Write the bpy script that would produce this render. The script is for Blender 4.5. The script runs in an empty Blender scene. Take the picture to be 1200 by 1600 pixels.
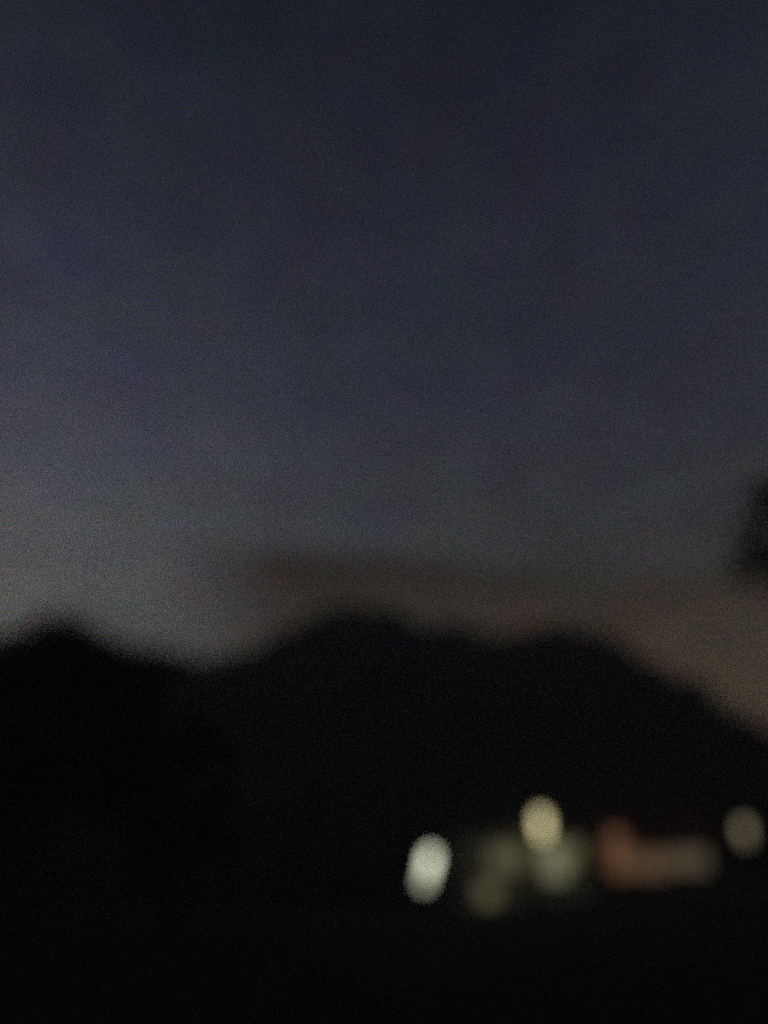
import bpy, math, random
import numpy as np
from mathutils import Vector, Matrix

R = math.radians
S = bpy.context.scene
COL = S.collection

# ------------------------------------------------------------------ camera
# hand-held phone, tilted up at the dusk sky, focus left on something close,
# so that everything out there is soft
EYE = Vector((0.0, 0.0, 1.6))
cam = bpy.data.cameras.new('camera')
camo = bpy.data.objects.new('camera', cam)
COL.objects.link(camo)
camo.location = EYE
camo.rotation_euler = (R(90 + 27.27), 0, 0)
cam.sensor_fit = 'VERTICAL'
cam.sensor_height = 36.0
cam.sensor_width = 27.0
cam.lens = 26.2
cam.clip_start = 0.05
cam.clip_end = 9000
cam.dof.use_dof = True
cam.dof.aperture_fstop = 1.4
cam.dof.focus_distance = 0.352
cam.dof.aperture_ratio = 1.06
S.camera = camo

# ------------------------------------------------------------------ sky
SUN_AZ = R(-38)          # the sun has set over there, left of where we look
SUN_EL = R(-5)
W = bpy.data.worlds.new('World')
S.world = W
W.use_nodes = True
nt = W.node_tree
nt.nodes.clear()


def N(t, **kw):
    n = nt.nodes.new(t)
    for k, v in kw.items():
        setattr(n, k, v)
    return n


def L(a, b):
    nt.links.new(a, b)


def math_n(op, a, b=None, clamp=False):
    n = N('ShaderNodeMath', operation=op, use_clamp=clamp)
    for i, v in enumerate((a, b)):
        if v is None:
            continue
        if isinstance(v, (int, float)):
            n.inputs[i].default_value = v
        else:
            L(v, n.inputs[i])
    return n.outputs[0]


def ramp_n(fac, stops, interp='EASE'):
    n = N('ShaderNodeValToRGB')
    n.color_ramp.interpolation = interp
    el = n.color_ramp.elements
    while len(el) < len(stops):
        el.new(0.5)
    for e, (p, c) in zip(el, stops):
        e.position = p
        e.color = (*c, 1) if len(c) == 3 else c
    L(fac, n.inputs[0])
    return n.outputs[0]


def vmix(mode, fac, a, b):
    n = N('ShaderNodeMix', data_type='RGBA', blend_type=mode)
    for sock, v in ((n.inputs['Factor'], fac), (n.inputs[6], a), (n.inputs[7], b)):
        if isinstance(v, (int, float)):
            sock.default_value = v
        elif isinstance(v, tuple):
            sock.default_value = (*v, 1)
        else:
            L(v, sock)
    return n.outputs[2]


tc = N('ShaderNodeTexCoord')
DIR = tc.outputs['Generated']
sep = N('ShaderNodeSeparateXYZ')
L(DIR, sep.inputs[0])
zz = math_n('MAXIMUM', sep.outputs[2], 0.0)

sky = N('ShaderNodeTexSky', sky_type='NISHITA')
sky.sun_disc = False
sky.sun_elevation = SUN_EL
sky.sun_rotation = SUN_AZ
sky.air_density = 1.6
sky.dust_density = 2.0

# last light and town glow in the lower air, fading upward
base = ramp_n(zz, [
    (0.00, (0.086, 0.078, 0.070)), (0.18, (0.088, 0.082, 0.077)), (0.34, (0.078, 0.076, 0.078)),
    (0.45, (0.065, 0.066, 0.077)), (0.60, (0.042, 0.046, 0.070)), (0.72, (0.033, 0.037, 0.060)),
    (0.88, (0.0172, 0.0205, 0.034)), (1.00, (0.0135, 0.016, 0.027))], 'LINEAR')
# brighter towards where the sun went down


def toward(az, el):
    d = N('ShaderNodeVectorMath', operation='DOT_PRODUCT')
    L(DIR, d.inputs[0])
    d.inputs[1].default_value = (math.sin(az) * math.cos(el), math.cos(az) * math.cos(el), math.sin(el))
    return math_n('MAXIMUM', d.outputs['Value'], 0.0)


sd = toward(SUN_AZ, R(10))
wide = math_n('MULTIPLY', math_n('POWER', sd, 4.0), 0.46)
core = math_n('MULTIPLY', math_n('POWER', toward(R(-30), R(16)), 22.0), 0.66)
fac = math_n('ADD', math_n('ADD', 0.60, wide), core)
comb = N('ShaderNodeCombineColor')
for i in range(3):
    L(fac, comb.inputs[i])
base = vmix('MULTIPLY', 1.0, base, comb.outputs[0])

# low stratus bank, away from the sunset, browned by lights from below
mp = N('ShaderNodeMapping')
mp.inputs['Scale'].default_value = (1.3, 1.3, 6.0)
mp.inputs['Location'].default_value = (0.35, 0.1, 0.4)
L(DIR, mp.inputs[0])
nz = N('ShaderNodeTexNoise')
nz.inputs['Scale'].default_value = 1.7
nz.inputs['Detail'].default_value = 4.0
nz.inputs['Roughness'].default_value = 0.5
L(mp.outputs[0], nz.inputs['Vector'])
wob = math_n('MULTIPLY', math_n('SUBTRACT', nz.outputs['Fac'], 0.5), 0.045)
# the bank thins out and sinks towards the east
sink = math_n('MULTIPLY', math_n('MAXIMUM', sep.outputs[0], 0.0), 0.12)
edge = math_n('ADD', math_n('ADD', zz, wob), sink)
top = N('ShaderNodeMapRange', interpolation_type='SMOOTHSTEP')
L(edge, top.inputs['Value'])
top.inputs['From Min'].default_value = 0.388
top.inputs['From Max'].default_value = 0.416
top.inputs['To Min'].default_value = 1.0
top.inputs['To Max'].default_value = 0.0
away = N('ShaderNodeMapRange', interpolation_type='SMOOTHSTEP')
L(sd, away.inputs['Value'])
away.inputs['From Min'].default_value = 0.930
away.inputs['From Max'].default_value = 0.85
away.inputs['To Min'].default_value = 0.0
away.inputs['To Max'].default_value = 1.0
bank = math_n('MULTIPLY', top.outputs[0], away.outputs[0])
bankc = ramp_n(zz, [(0.0, (0.125, 0.088, 0.054)), (0.2, (0.104, 0.075, 0.048)), (0.33, (0.050, 0.040, 0.030)),
                    (0.40, (0.027, 0.0235, 0.020))], 'LINEAR')
skyc = vmix('MIX', bank, base, bankc)

# faint uneven veils, and colour mottling like sensor noise put into the sky
mp2 = N('ShaderNodeMapping')
mp2.inputs['Scale'].default_value = (1.0, 1.0, 2.2)
L(DIR, mp2.inputs[0])
nz2 = N('ShaderNodeTexNoise')
nz2.inputs['Scale'].default_value = 13.0
nz2.inputs['Detail'].default_value = 5.0
L(mp2.outputs[0], nz2.inputs['Vector'])
veil = ramp_n(nz2.outputs['Color'], [(0.3, (0.91, 0.91, 0.91)), (0.7, (1.09, 1.09, 1.09))], 'LINEAR')
skyc = vmix('MULTIPLY', 1.0, skyc, veil)
mottle = vmix('MIX', 0.5, (1, 1, 1), nz2.outputs['Color'])
mottle = vmix('MULTIPLY', 1.0, mottle, (1.333, 1.333, 1.333))
skyc = vmix('MULTIPLY', 1.0, skyc, mottle)
# camera grain put into the sky colour: mottling far finer than a pixel
wn = N('ShaderNodeTexWhiteNoise', noise_dimensions='3D')
sc3 = N('ShaderNodeVectorMath', operation='SCALE')
L(DIR, sc3.inputs[0])
sc3.inputs['Scale'].default_value = 9000.0
L(sc3.outputs[0], wn.inputs['Vector'])
wsep = N('ShaderNodeSeparateColor')
L(wn.outputs['Color'], wsep.inputs[0])
g2 = math_n('MULTIPLY', math_n('POWER', wn.outputs['Value'], 14.0), 15.0 * 0.6)
gc = N('ShaderNodeCombineColor')
for i in range(3):
    gi = math_n('MULTIPLY', math_n('POWER', wsep.outputs[i], 14.0), 15.0 * 0.4)
    L(math_n('ADD', g2, gi), gc.inputs[i])
skyc = vmix('MULTIPLY', 1.0, skyc, gc.outputs[0])

bg1 = N('ShaderNodeBackground')
L(skyc, bg1.inputs['Color'])
bg1.inputs['Strength'].default_value = 1.0
bg2 = N('ShaderNodeBackground')
L(sky.outputs[0], bg2.inputs['Color'])
bg2.inputs['Strength'].default_value = 0.05
addsh = N('ShaderNodeAddShader')
L(bg1.outputs[0], addsh.inputs[0])
L(bg2.outputs[0], addsh.inputs[1])
wo = N('ShaderNodeOutputWorld')
L(addsh.outputs[0], wo.inputs['Surface'])
W.cycles.sampling_method = 'NONE'

# ------------------------------------------------------------------ exposure
S.view_settings.view_transform = 'Standard'
S.view_settings.look = 'None'
S.view_settings.gamma = 1.0
S.view_settings.exposure = 0.0
S.view_settings.use_curve_mapping = False
S.cycles.use_denoising = False          # keep the grain of a picture taken in near darkness
S.cycles.use_adaptive_sampling = False
S.cycles.max_bounces = 4
S.cycles.pixel_filter_type = 'BLACKMAN_HARRIS'
S.cycles.filter_width = 3.5
S.cycles.volume_bounces = 0


# ------------------------------------------------------------------ materials
def mat(name, col, rough=0.85, var=0.35, scale=3.0, bump=0.0, metallic=0.0):
    m = bpy.data.materials.new(name)
    m.use_nodes = True
    t = m.node_tree
    b = t.nodes['Principled BSDF']
    b.inputs['Roughness'].default_value = rough
    b.inputs['Metallic'].default_value = metallic
    b.inputs['Specular IOR Level'].default_value = 0.25
    c = t.nodes.new('ShaderNodeTexCoord')
    n = t.nodes.new('ShaderNodeTexNoise')
    n.inputs['Scale'].default_value = scale
    n.inputs['Detail'].default_value = 6
    t.links.new(c.outputs['Object'], n.inputs['Vector'])
    r = t.nodes.new('ShaderNodeValToRGB')
    r.color_ramp.elements[0].position = 0.3
    r.color_ramp.elements[1].position = 0.7
    r.color_ramp.elements[0].color = (*[x * (1 - var) for x in col], 1)
    r.color_ramp.elements[1].color = (*[min(1, x * (1 + var)) for x in col], 1)
    t.links.new(n.outputs['Fac'], r.inputs[0])
    t.links.new(r.outputs[0], b.inputs['Base Color'])
    if bump:
        bm = t.nodes.new('ShaderNodeBump')
        bm.inputs['Strength'].default_value = bump
        t.links.new(n.outputs['Fac'], bm.inputs['Height'])
        t.links.new(bm.outputs[0], b.inputs['Normal'])
    return m


def glowmat(name, col, strength, var=0.0):
    m = bpy.data.materials.new(name)
    m.use_nodes = True
    t = m.node_tree
    b = t.nodes['Principled BSDF']
    b.inputs['Base Color'].default_value = (*[0.6 * c for c in col], 1)
    b.inputs['Roughness'].default_value = 0.5
    b.inputs['Emission Color'].default_value = (*col, 1)
    b.inputs['Emission Strength'].default_value = strength
    if var:
        c = t.nodes.new('ShaderNodeTexCoord')
        n = t.nodes.new('ShaderNodeTexNoise')
        n.inputs['Scale'].default_value = 4.0
        t.links.new(c.outputs['Object'], n.inputs['Vector'])
        r = t.nodes.new('ShaderNodeMapRange')
        r.inputs['To Min'].default_value = strength * (1 - var)
        r.inputs['To Max'].default_value = strength * (1 + var)
        t.links.new(n.outputs['Fac'], r.inputs['Value'])
        t.links.new(r.outputs[0], b.inputs['Emission Strength'])
    return m


M = dict(
    ground=mat('grass_ground', (0.026, 0.030, 0.016), 0.95, 0.4, 0.6, 0.4),
    hill=mat('hill_soil', (0.055, 0.052, 0.034), 0.95, 0.4, 0.2, 0.3),
    asphalt=mat('asphalt', (0.045, 0.045, 0.047), 0.9, 0.3, 6, 0.2),
    kerb=mat('kerb_concrete', (0.14, 0.135, 0.125), 0.9, 0.25, 5, 0.1),
    leaf=mat('leaf', (0.056, 0.062, 0.034), 0.8, 0.5, 1.2),
    leafdark=mat('leaf_dark', (0.056, 0.060, 0.036), 0.8, 0.5, 1.2),
    bark=mat('bark', (0.055, 0.042, 0.032), 0.95, 0.4, 8, 0.5),
    grass=mat('grass_blade', (0.035, 0.046, 0.018), 0.85, 0.4, 2),
    render=mat('house_render', (0.62, 0.62, 0.48), 0.9, 0.12, 2.5, 0.1),
    brick=mat('house_brick', (0.20, 0.12, 0.09), 0.9, 0.25, 7, 0.2),
    tile=mat('roof_tile', (0.075, 0.055, 0.048), 0.85, 0.35, 4, 0.3),
    wood=mat('painted_wood', (0.32, 0.31, 0.28), 0.6, 0.1, 6),
    door=mat('door_paint', (0.06, 0.035, 0.028), 0.5, 0.2, 5),
    metal=mat('grey_steel', (0.10, 0.10, 0.10), 0.5, 0.2, 9, 0.0, 0.6),
    stone=mat('stone', (0.18, 0.17, 0.15), 0.9, 0.25, 6, 0.2),
)

# ------------------------------------------------------------------ mesh helpers


class MB:
    def __init__(self):
        self.v, self.f = [], []

    def box(self, c, s, rot=None):
        o = len(self.v)
        for k in range(8):
            p = Vector((s[0] * ((k & 1) - .5), s[1] * (((k >> 1) & 1) - .5), s[2] * (((k >> 2) & 1) - .5)))
            if rot is not None:
                p = rot @ p
            self.v.append(tuple(p + Vector(c)))
        for q in ((0, 2, 3, 1), (4, 5, 7, 6), (0, 1, 5, 4), (2, 6, 7, 3), (0, 4, 6, 2), (1, 3, 7, 5)):
            self.f.append(tuple(o + i for i in q))
        return self

    def tube(self, pts, rad, n=10, cap=True):
        pts = [Vector(p) for p in pts]
        rings = []
        up = Vector((0.13, 0.9, 0.31)).normalized()
        for i, p in enumerate(pts):
            d = (pts[min(i + 1, len(pts) - 1)] - pts[max(i - 1, 0)]).normalized()
            a = d.cross(up)
            if a.length < 1e-3:
                a = d.cross(Vector((1, 0, 0)))
            a.normalize()
            b = d.cross(a)
            o = len(self.v)
            for k in range(n):
                t = 2 * math.pi * k / n
                self.v.append(tuple(p + (a * math.cos(t) + b * math.sin(t)) * rad[i]))
            rings.append(o)
        for o, q in zip(rings, rings[1:]):
            for k in range(n):
                self.f.append((o + k, o + (k + 1) % n, q + (k + 1) % n, q + k))
        if cap:
            self.f.append(tuple(rings[0] + k for k in range(n))[::-1])
            self.f.append(tuple(rings[-1] + k for k in range(n)))
        return self

    def prism(self, prof, y0, y1):
        """polygon prof in (x, z), extruded along y"""
        o = len(self.v)
        n = len(prof)
        for y in (y0, y1):
            for x, z in prof:
                self.v.append((x, y, z))
        self.f.append(tuple(o + i for i in range(n)))
        self.f.append(tuple(o + n + i for i in range(n))[::-1])
        for i in range(n):
            j = (i + 1) % n
            self.f.append((o + i, o + n + i, o + n + j, o + j))
        return self

    def mesh(self, name, m, smooth=False):
        me = bpy.data.meshes.new(name)
        me.from_pydata(self.v, [], self.f)
        me.materials.append(m)
        if smooth:
            for p in me.polygons:
                p.use_smooth = True
        me.update()
        return me

    def build(self, name, m, parent=None, loc=(0, 0, 0), smooth=False):
        return link(name, self.mesh(name, m, smooth), parent, loc)


def link(name, me, parent=None, loc=(0, 0, 0)):
    o = bpy.data.objects.new(name, me)
    COL.objects.link(o)
    o.location = loc
    o.parent = parent
    return o


def tag(o, label=None, cat=None, group=None, kind=None):
    for k, v in (('label', label), ('category', cat), ('group', group), ('kind', kind)):
        if v:
            o[k] = v
    return o


def thing(name, loc, label, cat, group=None, rot=(0, 0, 0)):
    o = bpy.data.objects.new(name, None)
    COL.objects.link(o)
    o.location = loc
    o.rotation_euler = rot
    return tag(o, label, cat, group)


def sm(a, b, x):
    t = min(1.0, max(0.0, (x - a) / (b - a)))
    return t * t * (3 - 2 * t)


def gz(x, y):
    """height of the ground: flat near us, then a street that climbs to one side"""
    rise = sm(28, 56, y) * (1 - 0.6 * sm(120, 400, y))
    cross = 0.6 + 1.8 * sm(5.0, 22.0, x) - 0.5 * sm(2, -25, x)
    return rise * cross + 0.05 * math.sin(x * .31 + y * .17) * sm(6, 20, y) * (1 - sm(40, 50, y))


def sheet(name, xs, ys, zf, m, smooth=True):
    v = [(x, y, zf(x, y)) for y in ys for x in xs]
    n = len(xs)
    f = [(j * n + i, j * n + i + 1, (j + 1) * n + i + 1, (j + 1) * n + i) for j in range(len(ys) - 1) for i in range(n - 1)]
    me = bpy.data.meshes.new(name)
    me.from_pydata(v, [], f)
    me.materials.append(m)
    for p in me.polygons:
        p.use_smooth = smooth
    o = link(name, me)
    o['kind'] = 'structure'
    return o


# ------------------------------------------------------------------ ground, street, hill
xs = [-1500, -1000, -500, -250, -150, -100] + list(np.linspace(-70, 70, 71)) + [100, 150, 250, 500, 1000, 1500]
ys = [-1500, -700, -300, -100, -50, -25, -10] + list(np.linspace(0, 90, 61)) + [110, 150, 200, 300, 450, 700, 1100, 1500]
sheet('ground', [float(a) for a in xs], [float(a) for a in ys], gz, M['ground'])


def road_y(x):
    return 48.5 + 0.004 * (x - 5) ** 2


rx = [float(a) for a in np.linspace(-70, 70, 71)]
sheet('road', rx, [-2.4, -1.2, 0, 1.2, 2.4], lambda x, y: 0, M['asphalt'])
rd = bpy.data.objects['road'].data
for v in rd.vertices:
    y = road_y(v.co.x) + v.co.y
    v.co.y = y
    v.co.z = gz(v.co.x, y) + 0.07
for side, nm in ((-2.5, 'kerb'), (2.5, 'kerb')):
    k = MB()
    k.tube([(x, road_y(x) + side, gz(x, road_y(x) + side) + 0.06) for x in rx], [0.13] * len(rx), 4)
    tag(k.build(nm, M['kerb']), kind='structure')

# ridge line of the wooded hill: (x at 170 m, height)
RIDGE = [(-420, 22), (-260, 38), (-150, 48), (-95, 52), (-75, 51.5), (-66, 50.5), (-60, 49.2), (-52, 46.8), (-45, 45.2), (-38, 44.2), (-31, 46.2),
         (-23, 51), (-11, 57), (-1, 57), (10, 52), (24, 48), (38, 50), (48, 48.5), (56, 43), (63, 36.8), (70, 29.5), (77, 21.5), (84, 24.5),
         (94, 29), (112, 27), (150, 21), (250, 15), (420, 8)]


def ridge(x):
    for (a, ha), (b, hb) in zip(RIDGE, RIDGE[1:]):
        if x <= b:
            t = max(0.0, (x - a) / (b - a))
            return ha + (hb - ha) * (t * t * (3 - 2 * t) * .4 + t * .6)
    return RIDGE[-1][1]


def hz(x, y):
    u = sm(78, 172, y) * (1 - 0.75 * sm(176, 420, y))
    return gz(x, y) - 1.5 + u * ridge(x) + 0.7 * math.sin(x * .23 + 1) * math.sin(y * .19) * u


hx = [float(a) for a in np.linspace(-420, 420, 211)]
hy = [float(a) for a in np.linspace(76, 180, 40)] + [200, 230, 270, 320, 380, 430]
sheet('hill', hx, hy, hz, M['hill'])

rng = np.random.default_rng(7)


def leaf_quads(cent, size, rg, flat=0.5):
    """one randomly turned quad per centre"""
    n = len(cent)
    a = rg.normal(size=(n, 3))
    a /= np.linalg.norm(a, axis=1)[:, None]
    b = rg.normal(size=(n, 3))
    b -= (b * a).sum(1)[:, None] * a
    b /= np.linalg.norm(b, axis=1)[:, None]
    s = size * rg.uniform(.6, 1.4, size=(n, 1))
    V = np.empty((n, 4, 3))
    V[:, 0] = cent - a * s
    V[:, 1] = cent - b * s * flat
    V[:, 2] = cent + a * s
    V[:, 3] = cent + b * s * flat
    return V.reshape(-1, 3)


def quads_mesh(name, V, m):
    n = len(V) // 4
    me = bpy.data.meshes.new(name)
    me.vertices.add(n * 4)
    me.vertices.foreach_set('co', V.ravel())
    me.loops.add(n * 4)
    me.loops.foreach_set('vertex_index', np.arange(n * 4, dtype=np.int32))
    me.polygons.add(n)
    me.polygons.foreach_set('loop_start', np.arange(0, n * 4, 4, dtype=np.int32))
    me.update(calc_edges=True)
    me.materials.append(m)
    return me


# the wood on the hill: one dark mass
parts = []
for i in range(2600):
    x = rng.uniform(-170, 190)
    y = rng.uniform(84, 178) if rng.random() < .7 else rng.uniform(160, 180)
    h = rng.uniform(4.0, 7.5)
    r = h * rng.uniform(.36, .5)
    d = rng.normal(size=(70, 3))
    d /= np.linalg.norm(d, axis=1)[:, None]
    d *= rng.uniform(.35, 1, size=(70, 1)) ** .5
    c = d * np.array([r, r, h * .5]) + np.array([x, y, hz(x, y) + h * .52])
    parts.append(leaf_quads(c, .85, rng, .7))
wood = link('woods', quads_mesh('woods', np.concatenate(parts), M['leafdark']))
tag(wood, 'dark wood covering the whole hillside behind the houses', 'woods', kind='stuff')

# rough grass in front of us
gr = np.random.default_rng(3)
n = 16000
gx = gr.uniform(-16, 16, n)
gy = gr.uniform(7, 34, n)
hgt = gr.uniform(.05, .22, n)
base_p = np.stack([gx, gy, np.array([gz(a, b) for a, b in zip(gx, gy)])], 1)
lean = gr.normal(scale=.05, size=(n, 3)) * np.array([1, 1, 0])
wd = gr.normal(size=(n, 3)) * np.array([1, 1, 0])
wd = wd / np.linalg.norm(wd, axis=1)[:, None] * .008
V = np.empty((n, 4, 3))
up = np.zeros((n, 3))
up[:, 2] = hgt
V[:, 0] = base_p - wd
V[:, 1] = base_p + wd
V[:, 2] = base_p + wd * .3 + up + lean
V[:, 3] = base_p - wd * .3 + up + lean
tag(link('grass', quads_mesh('grass', V.reshape(-1, 3), M['grass'])), 'rough dark grass on the unlit foreground', 'grass', kind='stuff')


# ------------------------------------------------------------------ trees
def tree_meshes(h, spread, seed, lo=.3, nclump=70, leaves=75, lsize=.22, leafmat='leaf'):
    rnd = random.Random(seed)
    rg = np.random.default_rng(seed)
    t = MB()
    r0 = h * .021
    top = Vector((rnd.uniform(-.4, .4), rnd.uniform(-.4, .4), h * .86))
    spine = [Vector((0, 0, -.2))]
    for k in range(1, 7):
        f = k / 6
        spine.append(top * f + Vector((rnd.uniform(-.15, .15), rnd.uniform(-.15, .15), 0)))
    t.tube(spine, [r0 * (1.5 if k == 0 else 1 - .85 * k / 6) for k in range(7)], 9)
    tips = []
    for k in range(15):
        f = rnd.uniform(lo, .95)
        i = min(5, int(f * 6))
        b = spine[i].lerp(spine[i + 1], f * 6 - i)
        a = rnd.uniform(0, 6.283)
        reach = spread * (math.sin(math.pi * min(1, .22 + .78 * (f - lo) / (1 - lo))) * .75 + .25) * rnd.uniform(.7, 1.0)
        e = b + Vector((math.cos(a) * reach, math.sin(a) * reach, reach * rnd.uniform(.25, .6)))
        m1 = b.lerp(e, .5) + Vector((0, 0, -.08 * reach))
        t.tube([b, m1, e], [r0 * .42 * (1.1 - f * .6), r0 * .26 * (1.1 - f * .6), r0 * .06], 6)
        tips += [e, m1.lerp(e, .45), e + Vector((rnd.uniform(-1, 1), rnd.uniform(-1, 1), rnd.uniform(-.3, .8))) * (.25 * spread)]
    tips += [top, top + Vector((0, 0, h * .08)), top + Vector((.3, -.2, h * .03))]
    V = []
    for k in range(nclump):
        c = np.array(tips[k % len(tips)]) + rg.normal(scale=.12 * spread, size=3)
        r = spread * rg.uniform(.13, .27)
        d = rg.normal(size=(leaves, 3))
        d /= np.linalg.norm(d, axis=1)[:, None]
        d *= rg.uniform(.1, 1, size=(leaves, 1)) ** .5 * r
        V.append(leaf_quads(c + d * np.array([1, 1, .75]), lsize, rg))
    return t.mesh('trunk', M['bark'], True), quads_mesh('crown', np.concatenate(V), M[leafmat])


TREES = {
    'broad': tree_meshes(16.0, 5.4, 11, .28, 130, 70, .34, 'leaf'),
    'round': tree_meshes(13.0, 4.6, 23, .25, 120, 70, .32, 'leafdark'),
    'slim': tree_meshes(11.0, 2.9, 37, .2, 110, 60, .28, 'leafdark'),
    'street': tree_meshes(10.4, 2.8, 41, .5, 84, 42, .17, 'leaf'),
}


def tree(kind, x, y, label, rz=0.0, s=1.0, group=None, name='tree'):
    o = thing(name, (x, y, gz(x, y)), label, 'tree', group, (0, 0, rz))
    o.scale = (s, s, s)
    link('trunk', TREES[kind][0], o)
    link('crown', TREES[kind][1], o)
    return o


GL = 'trees at the dark edge of the field'
tree('broad', -20.6, 45, 'tallest tree of the dark clump at the field edge', 0.4, 1.10, GL)
tree('round', -26.3, 46, 'dark round tree beside the tallest tree of the field-edge clump', 1.9, 1.12, GL)
tree('round', -18.4, 44.5, 'dark round tree between the tallest tree and the slim tree by the gap', 3.3, 1.25, GL)
tree('slim', -11.6, 45.5, 'slim dark tree at the low gap beside the wooded hill', 0.9, 1.05, GL)
tree('slim', -33.0, 47, 'slim dark tree at the outer end of the field-edge clump', 2.2, 1.2, GL)
tree('street', 10.42, 13.75, 'tall bare-stemmed tree whose leafy crown hangs in against the sky', 0.7, 1.0)


# ------------------------------------------------------------------ lamps
def ring_cyl(z0, z1, r, n=16, r1=None):
    return MB().tube([(0, 0, z0), (0, 0, z1)], [r, r if r1 is None else r1], n)


def column_lamp(loc, h, label, col, strength, lean=(0, 0), dim=.35, head=.72, rad=.13, group=None):
    o = thing('lamp_post', loc, label, 'lamp post', group, (lean[0], lean[1], 0))
    ring_cyl(-.1, .06, .17).build('base', M['metal'], o)
    ring_cyl(.05, h - head, .055, r1=.045).build('post', M['metal'], o, smooth=True)
    g = glowmat('lamp_glass', col, strength)
    zc = h - head
    ring_cyl(zc, zc + .04, .10).build('collar', M['metal'], o)
    d = MB().tube([(0, 0, zc + .041 + head * .42), (0, 0, zc + head - .05), (0, 0, zc + head - .01)], [rad, rad, rad * .7], 16)
    dif = d.build('diffuser', g, o, smooth=False)
    lowm = glowmat('lamp_glass_low', col, strength * dim)
    MB().tube([(0, 0, zc + .041), (0, 0, zc + .038 + head * .42)], [rad * .92, rad * .92], 16).build('lower_diffuser', lowm, o)
    cap = MB().tube([(0, 0, zc + head - .005), (0, 0, zc + head + .03), (0, 0, zc + head + .08)], [rad * 1.25, rad * 1.15, .02], 16)
    cap.build('cap', M['metal'], o)
    return o


# pale white lamp on the grass by itself
column_lamp((.82, 30, gz(.82, 30)), 3.22, 'leaning post lamp with cold white glass, standing alone before the houses',
            (0.96, 1.0, .74), 2.3, lean=(0, R(17)), head=1.22, rad=.17, dim=.5)
# dim amber lamp by the gable
column_lamp((25.5, 57.2, gz(25.5, 57.2)), 3.85, 'dim amber post lamp beside the gable of the brick house',
            (1.0, .85, .53), .46, dim=.6, head=1.3, rad=.30)


def street_lamp(loc, h, label, col, strength):
    o = thing('street_lamp', loc, label, 'street lamp')
    ring_cyl(-.1, .5, .11).build('base', M['metal'], o)
    arm = [(0, 0, .45), (0, 0, h - .8), (.0, -.12, h - .3), (0, -.45, h - .02), (0, -.9, h + .04)]
    MB().tube(arm, [.075, .055, .05, .045, .04], 10).build('post', M['metal'], o, smooth=True)
    hd = MB().tube([(0, -.8, h + .1), (0, -1.0, h + .12), (0, -1.35, h + .1), (0, -1.5, h + .06)], [.1, .2, .2, .1], 10)
    hd.build('lamp_head', M['metal'], o, smooth=True)
    gl = MB()
    pr = []
    for z, r in ((h + .0, .32), (h - .4, .36), (h - 1.1, .34), (h - 1.6, .18)):
        pr.append((z, r))
    gl.tube([(0, -1.15, z) for z, r in pr], [r for z, r in pr], 14)
    gl.build('lamp_bowl', glowmat('street_lamp_bowl', col, strength), o, smooth=True)
    return o


street_lamp((11.2, 58.4, gz(11.2, 58.4)), 5.7, 'tall street lamp with long warm glowing bowl in front of the pale house',
            (1.0, .90, .48), 1.75)


# ------------------------------------------------------------------ houses
def wall_with_holes(mb, x0, x1, z0, z1, y0, th, holes):
    """a facade in the xz plane with real openings, cut into a grid of blocks"""
    X = sorted({x0, x1, *[h[0] for h in holes], *[h[1] for h in holes]})
    Z = sorted({z0, z1, *[h[2] for h in holes], *[h[3] for h in holes]})
    idx = {}

    def vid(x, y, z):
        k = (x, y, z)
        if k not in idx:
            idx[k] = len(mb.v)
            mb.v.append(k)
        return idx[k]

    def hole(i, j):
        if i < 0 or j < 0 or i >= len(X) - 1 or j >= len(Z) - 1:
            return True
        cx, cz = (X[i] + X[i + 1]) / 2, (Z[j] + Z[j + 1]) / 2
        return any(h[0] < cx < h[1] and h[2] < cz < h[3] for h in holes)
    y1 = y0 + th
    for i in range(len(X) - 1):
        for j in range(len(Z) - 1):
            if hole(i, j):
                continue
            a, b, c, d = X[i], X[i + 1], Z[j], Z[j + 1]
            mb.f.append((vid(a, y0, c), vid(b, y0, c), vid(b, y0, d), vid(a, y0, d)))
            mb.f.append((vid(a, y1, d), vid(b, y1, d), vid(b, y1, c), vid(a, y1, c)))
            if hole(i - 1, j):
                mb.f.append((vid(a, y0, c), vid(a, y0, d), vid(a, y1, d), vid(a, y1, c)))
            if hole(i + 1, j):
                mb.f.append((vid(b, y0, d), vid(b, y0, c), vid(b, y1, c), vid(b, y1, d)))
            if hole(i, j - 1):
                mb.f.append((vid(b, y0, c), vid(a, y0, c), vid(a, y1, c), vid(b, y1, c)))
            if hole(i, j + 1):
                mb.f.append((vid(a, y0, d), vid(b, y0, d), vid(b, y1, d), vid(a, y1, d)))


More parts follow.
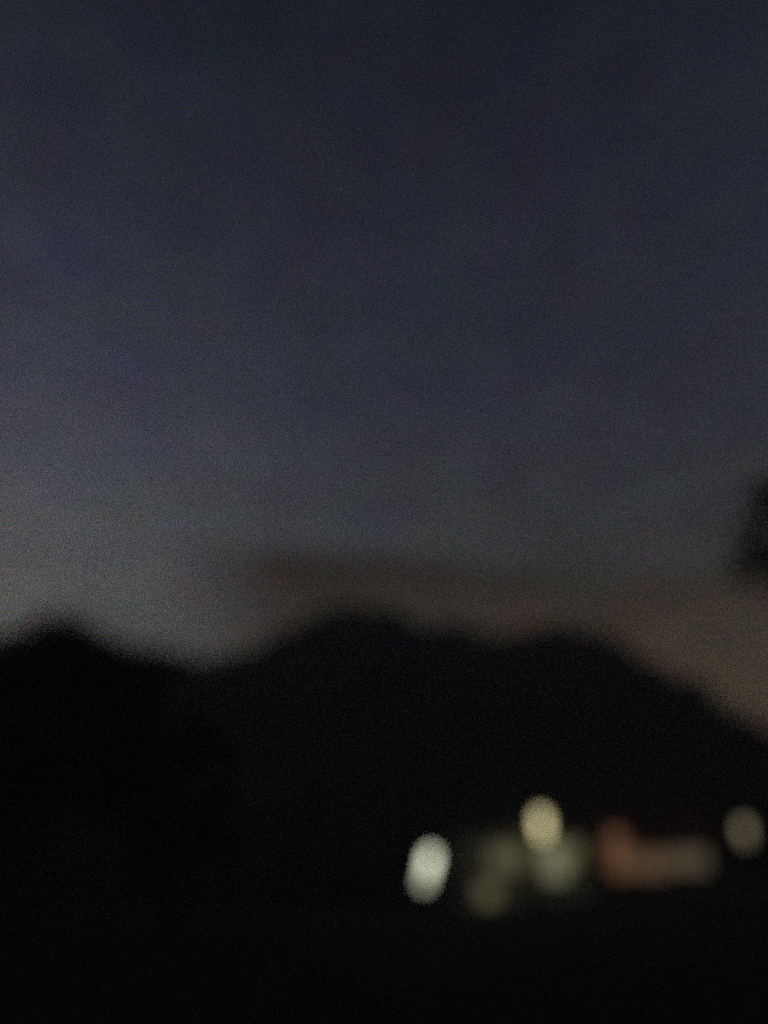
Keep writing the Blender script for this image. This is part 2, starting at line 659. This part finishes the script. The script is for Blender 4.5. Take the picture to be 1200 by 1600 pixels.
def house(x, y, z, w, dpt, eave, rise, label, wallm, windows, door, chimney_x):
    o = thing('house', (x, y, z), label, 'house')
    holes = [(a, b, c, d) for a, b, c, d, *_ in windows] + [door]
    mb = MB()
    wall_with_holes(mb, -w / 2, w / 2, -1.2, eave, 0, .3, holes)
    mb.build('wall', wallm, o).name = 'wall'
    MB().box((0, dpt - .15, (eave - 1.2) / 2), (w, .3, eave + 1.2)).build('wall', wallm, o)
    for s in (-1, 1):
        m2 = MB()
        pr = [(.302, -1.2), (dpt - .302, -1.2), (dpt - .302, eave), (dpt / 2, eave + rise - .12), (.302, eave)]
        q = len(m2.v)
        xa, xb = s * (w / 2 - .3), s * (w / 2)
        for xx in (xa, xb):
            for yy, zz_ in pr:
                m2.v.append((xx, yy, zz_))
        k = len(pr)
        m2.f += [tuple(range(k)), tuple(range(2 * k - 1, k - 1, -1))]
        m2.f += [(i, k + i, k + (i + 1) % k, (i + 1) % k) for i in range(k)]
        m2.build('gable_wall', wallm, o)
    rf = MB()
    ov, hw = .45, w / 2 + .3
    sl = rise / (dpt / 2)
    for s in (0, 1):
        ya = -ov if s == 0 else dpt + ov
        za = eave - ov * sl
        yb, zb = dpt / 2, eave + rise
        q = len(rf.v)
        for xx in (-hw, hw):
            rf.v += [(xx, ya, za), (xx, yb, zb), (xx, yb, zb + .16), (xx, ya, za + .16)]
        rf.f += [(q, q + 1, q + 2, q + 3), (q + 7, q + 6, q + 5, q + 4), (q, q + 4, q + 5, q + 1), (q + 3, q + 2, q + 6, q + 7),
                 (q, q + 3, q + 7, q + 4), (q + 1, q + 5, q + 6, q + 2)]
    roof = rf.build('roof', M['tile'], o)
    ch = MB().box((chimney_x, dpt / 2 + .3, eave + rise + .3), (.7, .7, 1.9)).box((chimney_x, dpt / 2 + .3, eave + rise + 1.31), (.86, .86, .12))
    ch.build('chimney', M['brick'], roof)
    g = MB().tube([(-hw, -ov - .07, eave - ov * sl + .05), (hw, -ov - .07, eave - ov * sl + .05)], [.07, .07], 8)
    g.build('gutter', M['metal'], roof)
    for a, b, c, d, col, st, nx, nz_ in windows:
        fr = MB()
        t = .06
        fr.box(((a + b) / 2, .17, c + t / 2), (b - a, .08, t)).box(((a + b) / 2, .17, d - t / 2), (b - a, .08, t))
        fr.box((a + t / 2, .17, (c + d) / 2), (t, .08, d - c - 2 * t)).box((b - t / 2, .17, (c + d) / 2), (t, .08, d - c - 2 * t))
        iw, ih = b - a - 2 * t, d - c - 2 * t
        bar = .035
        for i in range(1, nx):
            fr.box((a + t + iw * i / nx, .17, (c + d) / 2), (bar, .06, ih))
        for j in range(1, nz_):
            fr.box(((a + b) / 2, .171, c + t + ih * j / nz_), (iw, .05, bar))
        win = fr.build('window', M['wood'], o)
        lit = glowmat('lit_curtain', col, st, .25)
        pw, ph = iw / nx - bar, ih / nz_ - bar
        pm = MB().box((0, 0, 0), (pw, .012, ph)).mesh('pane', lit)
        for i in range(nx):
            for j in range(nz_):
                link('pane', pm, win, (a + t + iw * (i + .5) / nx, .18, c + t + ih * (j + .5) / nz_))
        MB().box(((a + b) / 2, -.02, c - .05), (b - a + .2, .2, .09)).build('sill', M['stone'], win)
    a, b, c, d = door
    fr = MB().box((a + .04, .1, (c + d) / 2), (.08, .12, d - c)).box((b - .04, .1, (c + d) / 2), (.08, .12, d - c))
    fr.box(((a + b) / 2, .1, d - .04), (b - a - .16, .12, .08)).build('door_frame', M['wood'], o)
    dr = MB().box(((a + b) / 2, .13, (c + d) / 2 - .03), (b - a - .17, .05, d - c - .1))
    for zc, hh in ((c + .5, .6), (c + 1.45, .85)):
        for s in (-1, 1):
            dr.box(((a + b) / 2 + s * .19, .1, zc), (.26, .02, hh))
    dro = dr.build('door', M['door'], o)
    MB().tube([(b - .18, .105, c + 1.02), (b - .18, .05, c + 1.02), (b - .27, .05, c + 1.02)], [.012] * 3, 8).build('handle', M['metal'], dro)
    MB().box(((a + b) / 2, -.3, c - .09), (b - a + .5, .58, .17)).build('doorstep', M['stone'], o)
    return o


OL = (1.0, .90, .48)      # olive-pale curtains
GN = (.98, 1.0, .60)      # greenish white
OR = (1.0, .48, .24)      # orange curtains
AM = (1.0, .63, .34)      # amber
KH = (1.0, .84, .52)      # khaki blinds
house(10.3, 60, .75, 9.2, 7.5, 5.2, 2.4, 'pale rendered two-storey house behind the tall street lamp', M['render'],
      [(-3.5, -2.1, .4, 1.7, OL, .15, 2, 2), (-2.6, -.2, 2.5, 4.1, GN, .10, 3, 2), (1.25, 3.05, 1.9, 4.3, GN, .22, 3, 4),
       (3.2, 4.3, 2.9, 4.4, OL, .13, 2, 2)],  # end window added, upper-left one widened, to fill the glow around the lamp
      (.0, .95, .0, 2.1), -2.6)
house(20.5, 60.5, 2.35, 9.4, 7.5, 5.0, 2.5, 'brick house with a tall orange stair window and wide amber windows', M['brick'],
      [(-3.9, -2.5, .6, 3.6, OR, .175, 2, 4), (-2.35, .5, .6, 2.2, AM, .115, 3, 2), (.6, 3.4, .9, 2.3, KH, .10, 3, 2)],
      (3.6, 4.55, .0, 2.1), 2.9)

# ------------------------------------------------------------------ air
hb = MB().box((0, 0, 33.0), (3100, 3100, 76.0))
hm = bpy.data.materials.new('haze')
hm.use_nodes = True
hn = hm.node_tree
hn.nodes.clear()
pv = hn.nodes.new('ShaderNodeVolumePrincipled')
pv.inputs['Color'].default_value = (.9, .9, .9, 1)
pv.inputs['Density'].default_value = 0.0024
ho = hn.nodes.new('ShaderNodeOutputMaterial')
hn.links.new(pv.outputs[0], ho.inputs['Volume'])
tag(hb.build('haze', hm), 'thin evening haze over the field and hill', 'haze', kind='stuff')
